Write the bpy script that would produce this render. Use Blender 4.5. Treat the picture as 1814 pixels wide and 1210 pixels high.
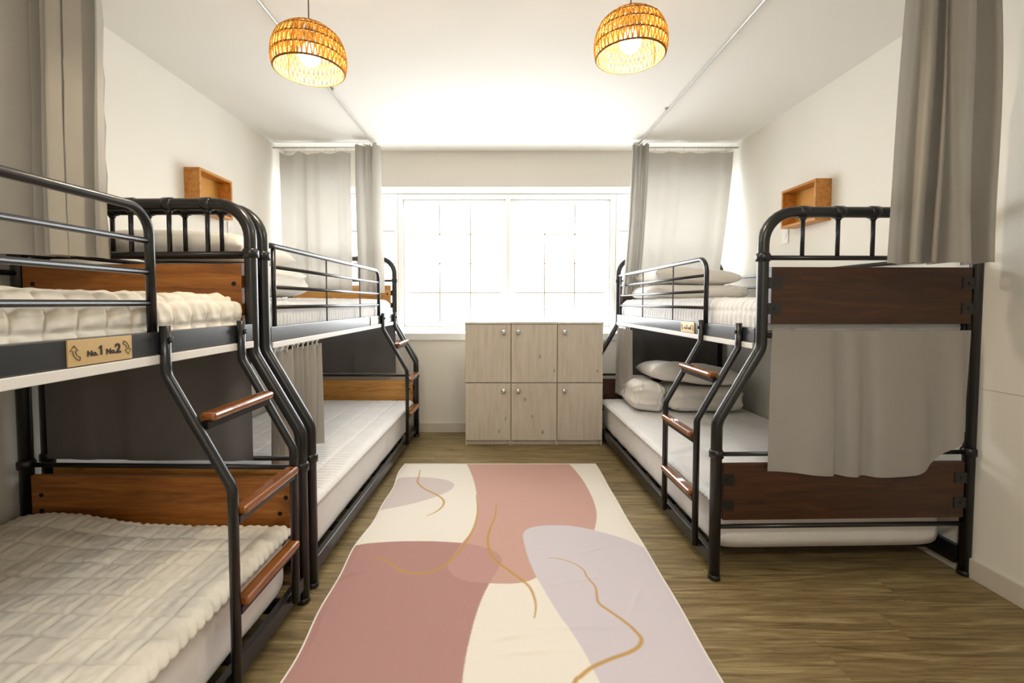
import bpy, math, random
import numpy as np
from mathutils import Vector, Matrix

random.seed(7)
S = bpy.context.scene
for o in list(bpy.data.objects):
    bpy.data.objects.remove(o)
COL = S.collection
R = math.radians

# ------------------------------------------------------------------ camera
cam = bpy.data.cameras.new('camera')
cam.sensor_fit = 'HORIZONTAL'
cam.sensor_width = 36
cam.lens = 16.0
cam.shift_x = 0.01158
cam.shift_y = -0.0204
cam.clip_start = 0.02
camo = bpy.data.objects.new('camera', cam)
camo.location = (0, 0, 1.22)
camo.rotation_euler = (R(90 - 2.345), 0, 0)
COL.objects.link(camo)
S.camera = camo

# ------------------------------------------------------------------ world, daylight, exposure
W = bpy.data.worlds.new('overcast_sky')
S.world = W
W.use_nodes = True
bg = W.node_tree.nodes['Background']
bg.inputs[0].default_value = (0.93, 0.97, 1.0, 1)
bg.inputs[1].default_value = 10.0
S.view_settings.view_transform = 'Standard'
S.view_settings.look = 'None'
S.view_settings.exposure = 0.22
S.view_settings.gamma = 1
S.view_settings.use_curve_mapping = False
pl = bpy.data.lights.new('window_portal', 'AREA')
pl.shape = 'RECTANGLE'
pl.size, pl.size_y = 4.1, 1.5
pl.cycles.is_portal = True
po = bpy.data.objects.new('window_portal', pl)
po.location = (0.04, 4.62, 1.6)
po.rotation_euler = (R(-90), 0, 0)
COL.objects.link(po)
PENDANT_W = 19.0
FILL_W = 31.0  # power of the added fill lamp behind the camera

# ------------------------------------------------------------------ room numbers
XLF, XLB = -2.005, -1.975       # left wall at the front and at the back
XRF, XRB = 2.115, 2.07
YF, YB, YW = -1.5, 4.225, 4.50  # front wall, back wall, window plane
H = 2.60


# ================================================================== helpers
def lin(c):
    return tuple(((x / 255) / 12.92 if x / 255 <= .04045 else ((x / 255 + .055) / 1.055) ** 2.4) for x in c)


class Nodes:
    def __init__(s, name):
        s.m = bpy.data.materials.new(name)
        s.m.use_nodes = True
        s.t = s.m.node_tree
        s.t.nodes.clear()
        s.out = s.n('ShaderNodeOutputMaterial')

    def n(s, typ, **kw):
        nd = s.t.nodes.new(typ)
        for k, v in kw.items():
            setattr(nd, k, v)
        return nd

    def l(s, a, b):
        s.t.links.new(a, b)

    def coords(s, scale=(1, 1, 1), rot=(0, 0, 0), kind='Object', rnd=0):
        tc = s.n('ShaderNodeTexCoord')
        mp = s.n('ShaderNodeMapping')
        mp.inputs['Scale'].default_value = scale
        mp.inputs['Rotation'].default_value = rot
        s.l(tc.outputs[kind], mp.inputs['Vector'])
        if rnd:
            oi = s.n('ShaderNodeObjectInfo')
            cm = s.n('ShaderNodeMath', operation='MULTIPLY')
            cm.inputs[1].default_value = rnd
            s.l(oi.outputs['Random'], cm.inputs[0])
            cx = s.n('ShaderNodeCombineXYZ')
            for i in range(3):
                s.l(cm.outputs[0], cx.inputs[i])
            s.l(cx.outputs[0], mp.inputs['Location'])
        return mp.outputs[0]

    def noise(s, vec, scale=5, detail=4, rough=.55, dist=0):
        nd = s.n('ShaderNodeTexNoise')
        nd.inputs['Scale'].default_value = scale
        nd.inputs['Detail'].default_value = detail
        nd.inputs['Roughness'].default_value = rough
        nd.inputs['Distortion'].default_value = dist
        s.l(vec, nd.inputs['Vector'])
        return nd.outputs['Fac']

    def ramp(s, fac, stops, interp='LINEAR'):
        r = s.n('ShaderNodeValToRGB')
        r.color_ramp.interpolation = interp
        e = r.color_ramp.elements
        while len(e) < len(stops):
            e.new(.5)
        for el, (p, c) in zip(e, stops):
            el.position = p
            el.color = (*c, 1)
        s.l(fac, r.inputs[0])
        return r.outputs[0]

    def mix(s, a, b, fac, mode='MIX'):
        m = s.n('ShaderNodeMix', data_type='RGBA', blend_type=mode)
        for sock, v in ((0, fac), (6, a), (7, b)):
            if isinstance(v, (int, float)):
                m.inputs[sock].default_value = v
            elif isinstance(v, tuple):
                m.inputs[sock].default_value = (*v, 1)
            else:
                s.l(v, m.inputs[sock])
        return m.outputs[2]

    def bump(s, h, strength=.3, dist=.002):
        b = s.n('ShaderNodeBump')
        b.inputs['Strength'].default_value = strength
        b.inputs['Distance'].default_value = dist
        s.l(h, b.inputs['Height'])
        return b.outputs[0]

    def bsdf(s, color, rough=.5, metal=0, normal=None, spec=.5, coat=0):
        p = s.n('ShaderNodeBsdfPrincipled')
        for k, v in (('Base Color', color), ('Roughness', rough)):
            if isinstance(v, (int, float)):
                p.inputs[k].default_value = v
            elif isinstance(v, tuple):
                p.inputs[k].default_value = (*v, 1)
            else:
                s.l(v, p.inputs[k])
        p.inputs['Metallic'].default_value = metal
        p.inputs['Specular IOR Level'].default_value = spec
        p.inputs['Coat Weight'].default_value = coat
        if normal is not None:
            s.l(normal, p.inputs['Normal'])
        return p.outputs[0]

    def done(s, sh):
        s.l(sh, s.out.inputs[0])
        return s.m


def plain(name, rgb, rough=.5, metal=0, spec=.5, grain=0, coat=0):
    k = Nodes(name)
    v = k.coords()
    if grain:
        f = k.noise(v, 60, 5)
        c = k.mix(tuple(x * (1 - grain) for x in lin(rgb)), lin(rgb), f)
        b = k.bump(f, .15, .001)
        return k.done(k.bsdf(c, rough, metal, b, spec, coat))
    return k.done(k.bsdf(lin(rgb), rough, metal, None, spec, coat))


def wood(name, dark, mid, light, axis=0, rough=.45, stretch=14, knots=True, rnd=0, scale=1.0, coat=0, kscale=5.0):
    """grain runs along the given axis"""
    k = Nodes(name)
    sc = [stretch * scale] * 3
    sc[axis] = 1.0 * scale
    v = k.coords(tuple(sc), rnd=rnd)
    n1 = k.noise(v, 3.2, 7, .62, .6)
    c = k.ramp(n1, [(.28, lin(dark)), (.5, lin(mid)), (.75, lin(light))])
    fine = k.noise(v, 13, 4, .6)
    c = k.mix(c, lin(dark), k.ramp(fine, [(.52, (0, 0, 0)), (.8, (.45, .45, .45))]))
    if knots:
        ks = [kscale] * 3
        ks[axis] = kscale * .55
        kv = k.coords(tuple(ks), rnd=rnd)
        vo = k.n('ShaderNodeTexVoronoi', feature='F1')
        vo.inputs['Scale'].default_value = 1.0
        k.l(kv, vo.inputs['Vector'])
        kf = k.ramp(vo.outputs['Distance'], [(.03, (.9, .9, .9)), (.10, (0, 0, 0))])
        c = k.mix(c, tuple(x * .35 for x in lin(dark)), kf)
    b = k.bump(n1, .12, .001)
    return k.done(k.bsdf(c, rough, 0, b, .5, coat))


M = {}
M['metal'] = plain('black_powder_coat', (22, 21, 22), .30, 0, .6)
M['railmetal'] = plain('dark_grey_rail_paint', (46, 48, 51), .24, 0, .8)
M['board'] = wood('orange_pine_board', (112, 64, 20), (158, 96, 36), (184, 122, 54), 0, .42, 12)
M['board_dark'] = wood('dark_stained_board', (38, 20, 8), (64, 35, 15), (84, 49, 23), 0, .42, 12, kscale=3.4)
M['board_honey'] = wood('honey_pine_board', (170, 112, 48), (206, 150, 78), (222, 172, 100), 0, .45, 12)
M['tread'] = wood('varnished_tread', (98, 52, 16), (140, 80, 31), (162, 102, 46), 1, .22, 12, False, coat=.7)
M['shelf'] = wood('amber_pine_shelf', (156, 96, 34), (192, 128, 52), (210, 148, 70), 1, .42, 12, False)
M['shelfback'] = plain('yellow_plywood_back', (206, 148, 62), .6, grain=.12)
M['locker'] = wood('whitewashed_pine', (190, 179, 162), (206, 196, 180), (214, 206, 192), 2, .55, 10, True, rnd=40, kscale=7)
M['lockerbody'] = wood('whitewashed_pine_body', (190, 179, 162), (206, 196, 180), (214, 206, 192), 2, .55, 10, False)
M['chrome'] = plain('polished_chrome', (225, 225, 228), .12, 1)
M['bolt'] = plain('dark_bolt', (40, 34, 32), .4, .6)
M['track'] = plain('white_track', (225, 222, 216), .4)
M['ring'] = plain('white_glider', (228, 226, 222), .4)
M['rod'] = plain('pale_grey_rod', (190, 188, 182), .35, .3)
M['pvc'] = plain('white_window_frame', (238, 238, 236), .35)
M['brass'] = plain('brass_muntin', (150, 126, 84), .35, .5)
M['ink'] = plain('engraved_ink', (28, 24, 20), .6)
M['plastic'] = plain('white_plastic', (232, 230, 224), .4)
M['cable'] = plain('lamp_cable', (120, 112, 100), .5)
M['binding'] = plain('rug_binding', (232, 226, 216), .9)
M['baseboard'] = plain('baseboard_vinyl', (206, 198, 184), .5)

# walls and ceiling
for nm, rgb in (('wall', (234, 230, 220)), ('ceiling', (236, 233, 226))):
    k = Nodes(nm + '_paper')
    v = k.coords()
    f = k.noise(v, 180, 3)
    g = k.noise(v, 1.6, 3)
    c = k.mix(lin(rgb), tuple(x * .94 for x in lin(rgb)), g)
    M[nm] = k.done(k.bsdf(c, .85, 0, k.bump(f, .1, .0008), .25))

# floor planks
k = Nodes('floor_planks')
v = k.coords((1.2, 15, 15), rnd=30)
n1 = k.noise(v, 2.4, 8, .62, 1.0)
c = k.ramp(n1, [(.26, lin((90, 74, 48))), (.44, lin((124, 105, 70))), (.58, lin((148, 130, 90))), (.75, lin((178, 162, 122)))])
v2 = k.coords((3.0, 80, 80), rnd=30)
cr = k.noise(v2, 2.6, 5, .7, .3)
c = k.mix(c, lin((66, 52, 34)), k.ramp(cr, [(.60, (0, 0, 0)), (.74, (.75, .75, .75))]))
kv = k.coords((2.2, 5.5, 5.5), rnd=30)
vo = k.n('ShaderNodeTexVoronoi', feature='F1')
vo.inputs['Scale'].default_value = 1.0
k.l(kv, vo.inputs['Vector'])
c = k.mix(c, lin((70, 52, 32)), k.ramp(vo.outputs['Distance'], [(.03, (.85, .85, .85)), (.1, (0, 0, 0)), (.13, (.3, .3, .3)), (.17, (0, 0, 0))]))
oi = k.n('ShaderNodeObjectInfo')
tone = k.ramp(oi.outputs['Random'], [(0, (.90, .89, .88)), (1, (1.0, .99, .98))])
c = k.mix(c, tone, 1.0, 'MULTIPLY')
M['floor'] = k.done(k.bsdf(c, .46, 0, k.bump(cr, .15, .0008), .4))
M['subfloor'] = plain('dark_subfloor', (60, 50, 36), .8)


# cloth
def cloth(name, rgb, weave=900, trans=0.0, bumps=.12, wr=0, spec=.15):
    k = Nodes(name)
    v = k.coords()
    f = k.noise(v, weave, 2)
    g = k.noise(v, 9, 5, .6, .6)
    c = k.mix(lin(rgb), tuple(x * .90 for x in lin(rgb)), g)
    if wr:
        b0 = k.bump(g, wr, .012)
        nb = k.n('ShaderNodeBump')
        nb.inputs['Strength'].default_value = bumps
        nb.inputs['Distance'].default_value = .0006
        k.l(f, nb.inputs['Height'])
        k.l(b0, nb.inputs['Normal'])
        b = nb.outputs[0]
    else:
        b = k.bump(f, bumps, .0006)
    sh = k.bsdf(c, .9, 0, b, spec)
    if trans:
        t = k.n('ShaderNodeBsdfTranslucent')
        k.l(c, t.inputs[0])
        mx = k.n('ShaderNodeMixShader')
        mx.inputs[0].default_value = trans
        k.l(sh, mx.inputs[1])
        k.l(t.outputs[0], mx.inputs[2])
        sh = mx.outputs[0]
    return k.done(sh)


M['curtain'] = cloth('grey_curtain_cloth', (186, 181, 172), 700, .25)
M['curtain_bunk_shaded'] = cloth('shaded_grey_curtain_cloth', (166, 161, 154), 700, .08)  # same grey cloth, under-bunk shade put into a darker, less translucent colour
M['curtain_unlit'] = cloth('unlit_grey_curtain_cloth', (112, 108, 106), 700, .03)  # same grey cloth seen from its unlit side, that shade painted into the colour
M['quilt'] = cloth('cream_quilt', (232, 226, 214), 500, 0, .15, .25)
M['quilt_white'] = cloth('white_quilt', (238, 236, 234), 500, 0, .15, .25)
M['sheet'] = cloth('white_sheet', (236, 233, 230), 900, 0, .08, .35)
M['pillow'] = cloth('white_pillowcase', (238, 234, 227), 900, 0, .08, .4)

# glass
k = Nodes('window_glass')
tr = k.n('ShaderNodeBsdfTransparent')
gl = k.n('ShaderNodeBsdfGlossy')
gl.inputs['Roughness'].default_value = .02
mx = k.n('ShaderNodeMixShader')
mx.inputs[0].default_value = .05
k.l(tr.outputs[0], mx.inputs[1])
k.l(gl.outputs[0], mx.inputs[2])
M['glass'] = k.done(mx.outputs[0])

# rattan, lets lamplight glow through
k = Nodes('rattan')
v = k.coords()
f = k.noise(v, 70, 4)
c = k.ramp(f, [(.3, lin((196, 146, 52))), (.7, lin((240, 202, 112)))])
sh = k.bsdf(c, .6)
t = k.n('ShaderNodeBsdfTranslucent')
k.l(c, t.inputs[0])
mx = k.n('ShaderNodeMixShader')
mx.inputs[0].default_value = .35
k.l(sh, mx.inputs[1])
k.l(t.outputs[0], mx.inputs[2])
M['rattan'] = k.done(mx.outputs[0])
M['rattan_dark'] = plain('rattan_ring', (136, 84, 30), .6)


def emit(name, rgb, st):
    k = Nodes(name)
    e = k.n('ShaderNodeEmission')
    e.inputs[0].default_value = (*rgb, 1)
    e.inputs[1].default_value = st
    return k.done(e.outputs[0])


M['bulb'] = emit('glowing_bulb', (1.0, .86, .62), 14)
M['diffuser'] = emit('fill_lamp_glow', (1.0, .97, .93), 4)  # glowing face of the added fill lamp

# name plates
k = Nodes('gold_plate')
v = k.coords((1, 40, 1))
f = k.noise(v, 30, 3)
M['plate'] = k.done(k.bsdf(k.mix(lin((196, 164, 112)), lin((214, 184, 132)), f), .35, .25, None, .5))

# rug print
k = Nodes('rug_print')
at = k.n('ShaderNodeAttribute', attribute_name='print')
v = k.coords()
f = k.noise(v, 600, 3)
g = k.noise(v, 7, 4, .6)
c = k.mix(at.outputs['Color'], (.82, .82, .82), k.ramp(f, [(.4, (0, 0, 0)), (.9, (.5, .5, .5))]), 'MULTIPLY')
b0 = k.bump(g, .25, .012)
nb = k.n('ShaderNodeBump')
nb.inputs['Strength'].default_value = .3
nb.inputs['Distance'].default_value = .001
k.l(f, nb.inputs['Height'])
k.l(b0, nb.inputs['Normal'])
M['rug'] = k.done(k.bsdf(c, .95, 0, nb.outputs[0], .1))


# ------------------------------------------------------------------ geometry
class Geo:
    def __init__(s):
        s.v, s.f, s.sm = [], [], []

    def box(s, x0, x1, y0, y1, z0, z1):
        b = len(s.v)
        s.v += [(x, y, z) for z in (z0, z1) for y in (y0, y1) for x in (x0, x1)]
        for q in ((0, 2, 3, 1), (4, 5, 7, 6), (0, 1, 5, 4), (2, 6, 7, 3), (0, 4, 6, 2), (1, 3, 7, 5)):
            s.f.append(tuple(b + i for i in q))
            s.sm.append(False)
        return s

    def prism(s, pts, z0, z1):
        n, b = len(pts), len(s.v)
        s.v += [(x, y, z0) for x, y in pts] + [(x, y, z1) for x, y in pts]
        s.f += [tuple(b + i for i in reversed(range(n))), tuple(b + n + i for i in range(n))]
        s.sm += [False, False]
        for i in range(n):
            j = (i + 1) % n
            s.f.append((b + i, b + j, b + n + j, b + n + i))
            s.sm.append(False)
        return s

    def tube(s, path, r, n=12, cap=True, closed=False):
        P = [Vector(p) for p in path]
        m = len(P)
        b = len(s.v)
        rr = r if isinstance(r, (list, tuple)) else [r] * m
        ref = None
        for i in range(m):
            if closed:
                d = (P[(i + 1) % m] - P[i - 1]).normalized()
            else:
                d = (P[min(i + 1, m - 1)] - P[max(i - 1, 0)]).normalized()
            if ref is None:
                ref = Vector((0, 0, 1)) if abs(d.z) < .9 else Vector((1, 0, 0))
            a = (ref - d * ref.dot(d)).normalized()
            ref = a
            c = d.cross(a)
            for j in range(n):
                t = 2 * math.pi * j / n
                s.v.append(tuple(P[i] + (a * math.cos(t) + c * math.sin(t)) * rr[i]))
        for i in range(m if closed else m - 1):
            i2 = (i + 1) % m
            for j in range(n):
                j2 = (j + 1) % n
                s.f.append((b + i * n + j, b + i * n + j2, b + i2 * n + j2, b + i2 * n + j))
                s.sm.append(True)
        if cap and not closed:
            s.f.append(tuple(b + j for j in reversed(range(n))))
            s.f.append(tuple(b + (m - 1) * n + j for j in range(n)))
            s.sm += [False, False]
        return s

    def lathe(s, prof, c, n=20, axis='z'):
        b = len(s.v)
        for r, h in prof:
            for j in range(n):
                t = 2 * math.pi * j / n
                p = (r * math.cos(t), r * math.sin(t), h)
                if axis == 'y':
                    p = (p[0], p[2], p[1])
                elif axis == 'x':
                    p = (p[2], p[0], p[1])
                s.v.append((c[0] + p[0], c[1] + p[1], c[2] + p[2]))
        for i in range(len(prof) - 1):
            for j in range(n):
                j2 = (j + 1) % n
                s.f.append((b + i * n + j, b + i * n + j2, b + (i + 1) * n + j2, b + (i + 1) * n + j))
                s.sm.append(True)
        s.f.append(tuple(b + j for j in reversed(range(n))))
        s.f.append(tuple(b + (len(prof) - 1) * n + j for j in range(n)))
        s.sm += [False, False]
        return s

    def mesh(s, name):
        me = bpy.data.meshes.new(name)
        me.from_pydata(s.v, [], s.f)
        me.polygons.foreach_set('use_smooth', s.sm)
        me.update()
        return me


def obj(name, geo, mat, parent=None, bevel=0, loc=None, rz=None):
    me = geo if isinstance(geo, bpy.types.Mesh) else geo.mesh(name)
    o = bpy.data.objects.new(name, me)
    COL.objects.link(o)
    if mat is not None:
        if len(me.materials) == 0:
            me.materials.append(M[mat])
        else:
            o.material_slots[0].link = 'OBJECT'
            o.material_slots[0].material = M[mat]
    if parent is not None:
        o.parent = parent
    if bevel:
        bv = o.modifiers.new('bevel', 'BEVEL')
        bv.width = bevel
        bv.segments = 2
        bv.limit_method = 'ANGLE'
    if loc is not None:
        o.location = loc
    if rz is not None:
        o.rotation_euler = (0, 0, rz)
    return o


def tag(o, label, cat, group=None):
    o['label'] = label
    o['category'] = cat
    if group:
        o['group'] = group
    return o


def struct(o):
    o['kind'] = 'structure'
    return o


def empty(name, loc=(0, 0, 0), rz=0):
    o = bpy.data.objects.new(name, None)
    o.empty_display_size = .1
    COL.objects.link(o)
    o.location = loc
    o.rotation_euler = (0, 0, rz)
    return o


def grid(name, P, closed_u=False):
    """P (n,m,3) array -> smooth quad mesh"""
    n, m = P.shape[:2]
    idx = np.arange(n * m).reshape(n, m)
    if closed_u:
        a = np.vstack([idx, idx[:1]])
    else:
        a = idx
    q = np.stack([a[:-1, :-1], a[1:, :-1], a[1:, 1:], a[:-1, 1:]], -1).reshape(-1, 4)
    me = bpy.data.meshes.new(name)
    me.vertices.add(n * m)
    me.vertices.foreach_set('co', P.reshape(-1).astype(np.float32))
    me.loops.add(q.size)
    me.loops.foreach_set('vertex_index', q.reshape(-1).astype(np.int32))
    me.polygons.add(len(q))
    me.polygons.foreach_set('loop_start', np.arange(0, q.size, 4, dtype=np.int32))
    me.polygons.foreach_set('use_smooth', np.ones(len(q), dtype=bool))
    me.update(calc_edges=True)
    me.validate()
    return me


def wob(x, y, seed=0, f=1.0, n=6):
    """smooth pseudo noise in -1..1"""
    rs = np.random.RandomState(seed)
    o = np.zeros(np.broadcast(x, y).shape)
    for i in range(n):
        a = rs.uniform(0, 2 * math.pi)
        fr = f * rs.uniform(.6, 1.8)
        o = o + np.sin((x * math.cos(a) + y * math.sin(a)) * fr * 2 * math.pi + rs.uniform(0, 6.28)) * rs.uniform(.5, 1)
    return o / (n * .75)


def fillet(pts, r, seg=6):
    """round the corners of a polyline"""
    P = [Vector(p) for p in pts]
    out = [P[0]]
    for i in range(1, len(P) - 1):
        rad = r[i - 1] if isinstance(r, (list, tuple)) else r
        a, b, c = P[i - 1], P[i], P[i + 1]
        d1, d2 = (a - b).normalized(), (c - b).normalized()
        ang = d1.angle(d2)
        t = min(rad / math.tan(ang / 2), (a - b).length * .49, (c - b).length * .49)
        rr = t * math.tan(ang / 2)
        ctr = b + (d1 + d2).normalized() * (rr / math.sin(ang / 2))
        s0, s1 = b + d1 * t - ctr, b + d2 * t - ctr
        sw = s0.angle(s1)
        for kk in range(seg + 1):
            f = kk / seg
            out.append(ctr + (s0 * math.sin((1 - f) * sw) + s1 * math.sin(f * sw)) / math.sin(sw))
    out.append(P[-1])
    return [tuple(p) for p in out]


# ================================================================== the room
fl = struct(obj('floor', Geo().prism([(XLF - .1, YF - .1), (XRF + .1, YF - .1), (XRB + .1, YB + .4), (XLB - .1, YB + .4)], -.08, -.004), 'subfloor'))
PW, PL = .182, 1.22
cache = {}
y, row = YF, 0
while y < YB:
    w = min(PW, YB - y)
    off = [0, .73, .31, .95, .52, .17][row % 6]
    x = XLF - off
    while x < XRF:
        x0, x1 = max(x, XLF), min(x + PL, XRF - .005)
        if x1 - x0 > .03:
            key = (round(x1 - x0, 3), round(w, 3))
            if key not in cache:
                cache[key] = Geo().box(0, key[0] - .0004, 0, key[1] - .0005, -.004, 0).mesh('plank')
            obj('plank', cache[key], 'floor' if not cache[key].materials else None, fl, loc=(x0, y, 0))
        x += PL
    y += PW
    row += 1

T = .12


def xl(y): return XLF + (XLB - XLF) * (y - YF) / (YB - YF)
def xr(y): return XRF + (XRB - XRF) * (y - YF) / (YB - YF)


YE = YW + .10
struct(obj('wall_left', Geo().prism([(xl(YF), YF), (xl(YE), YE), (xl(YE) - T, YE), (xl(YF) - T, YF)], 0, H), 'wall'))
struct(obj('wall_right', Geo().prism([(xr(YF), YF), (xr(YF) + T, YF), (xr(YE) + T, YE), (xr(YE), YE)], 0, H), 'wall'))
struct(obj('wall_front', Geo().box(XLF - T, XRF + T, YF - T, YF, 0, H), 'wall'))
ZS, ZH = .90, 2.275
wb = Geo()
wb.prism([(xl(YB), YB), (xr(YB), YB), (xr(YE), YE), (xl(YE), YE)], 0, ZS)
wb.prism([(xl(YB), YB), (xr(YB), YB), (xr(YE), YE), (xl(YE), YE)], ZH, H)
struct(obj('wall_back', wb, 'wall'))
struct(obj('ceiling', Geo().box(XLF - T, XRF + T, YF - T, YE, H, H + .1), 'ceiling'))

bbh = .088
struct(obj('baseboard_left', Geo().prism([(xl(YF), YF), (xl(YB), YB), (xl(YB) + .012, YB), (xl(YF) + .012, YF)], 0, bbh), 'baseboard', bevel=.002))
struct(obj('baseboard_right', Geo().prism([(xr(YF), YF), (xr(YF) - .012, YF), (xr(YB) - .012, YB), (xr(YB), YB)], 0, bbh), 'baseboard', bevel=.002))
struct(obj('baseboard_back', Geo().box(xl(YB) + .013, xr(YB) - .013, YB - .012, YB, 0, bbh), 'baseboard', bevel=.002))
struct(obj('trim_1', Geo().box(xl(YB), xr(YB), YB - .018, YB + .27, ZS - .035, ZS + .03), 'pvc', bevel=.004))
# thin wallpaper joint strip on the right wall
struct(obj('trim_2', Geo().prism([(xr(YF), YF), (xr(YF) - .0015, YF), (xr(YB) - .0015, YB), (xr(YB), YB)], .842, .846), 'baseboard'))


# ------------------------------------------------------------------ windows
def ringframe(g, x0, x1, z0, z1, y0, y1, w):
    g.box(x0, x1, y0, y1, z0, z0 + w)
    g.box(x0, x1, y0, y1, z1 - w, z1)
    g.box(x0, x0 + w, y0, y1, z0 + w, z1 - w)
    g.box(x1 - w, x1, y0, y1, z0 + w, z1 - w)
    return g


def make_window(name, x0, x1, z0, z1, sashes, cols, fw=.04, sf=.05):
    w = struct(empty(name, (0, 0, 0)))
    obj('frame', ringframe(Geo(), x0, x1, z0, z1, YW - .02, YW + .09, fw), 'pvc', w, bevel=.004)
    for i, (a, b, dy) in enumerate(sashes):
        sy0, sy1 = YW + dy, YW + dy + .035
        zz0, zz1 = z0 + fw + .001, z1 - fw - .001
        obj('sash', ringframe(Geo(), a, b, zz0, zz1, sy0, sy1, sf), 'pvc', w, bevel=.004)
        px0, px1, pz0, pz1 = a + sf, b - sf, zz0 + sf, zz1 - sf
        obj('pane', Geo().box(px0, px1, sy0 + .015, sy0 + .02, pz0, pz1), 'glass', w)
        xs = [px0 + (px1 - px0) * q / cols for q in range(1, cols)]
        zs = [pz0 + (pz1 - pz0) * q / 4 for q in range(1, 4)]
        for xx in xs:
            obj('muntin', Geo().box(xx - .005, xx + .005, sy0 + .006, sy0 + .013, pz0, pz1), 'brass', w)
        for zz in zs:
            obj('muntin', Geo().box(px0, px1, sy0 + .006, sy0 + .013, zz - .005, zz + .005), 'brass', w)
        for xx in xs:
            for zz in zs:
                obj('stud', Geo().lathe([(.006, -.006), (.012, 0), (.012, .002)], (xx, sy0 + .003, zz), 8, 'y'), 'brass', w)
    return w


ZW0, ZW1 = .932, 2.272
w1 = make_window('window_1', -.998, 1.130, ZW0, ZW1, [(-.957, .061, .045), (.094, 1.089, .045)], 3)
obj('mullion', Geo().box(.056, .099, YW - .005, YW + .088, ZW0 + .041, ZW1 - .041), 'pvc', w1, bevel=.004)
make_window('window_2', xl(YW) + .002, -1.000, ZW0, ZW1, [(xl(YW) + .018, -1.016, .02)], 3, .015, .02)
make_window('window_3', 1.132, xr(YW) - .002, ZW0, ZW1, [(1.148, xr(YW) - .018, .02)], 3, .015, .02)

# ================================================================== bunk beds
BW, BL = 1.135, 2.18      # post spacing across, and length
PR = .0235                # post radius
UF = .187                 # upper front post position


CACHE = {}


def part(name, key, make, mat, parent, bevel=0):
    """a part whose mesh is shared by the three beds"""
    if key not in CACHE:
        CACHE[key] = make().mesh(name)
    return obj(name, CACHE[key], mat, parent, bevel)


def end_frame_path(y):
    return fillet([(0, y, 0.0), (0, y, .70), (UF, y, 1.02), (UF, y, 1.606), (BW, y, 1.606), (BW, y, 0.0)],
                  [.10, .10, .135, .135], 8)


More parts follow.
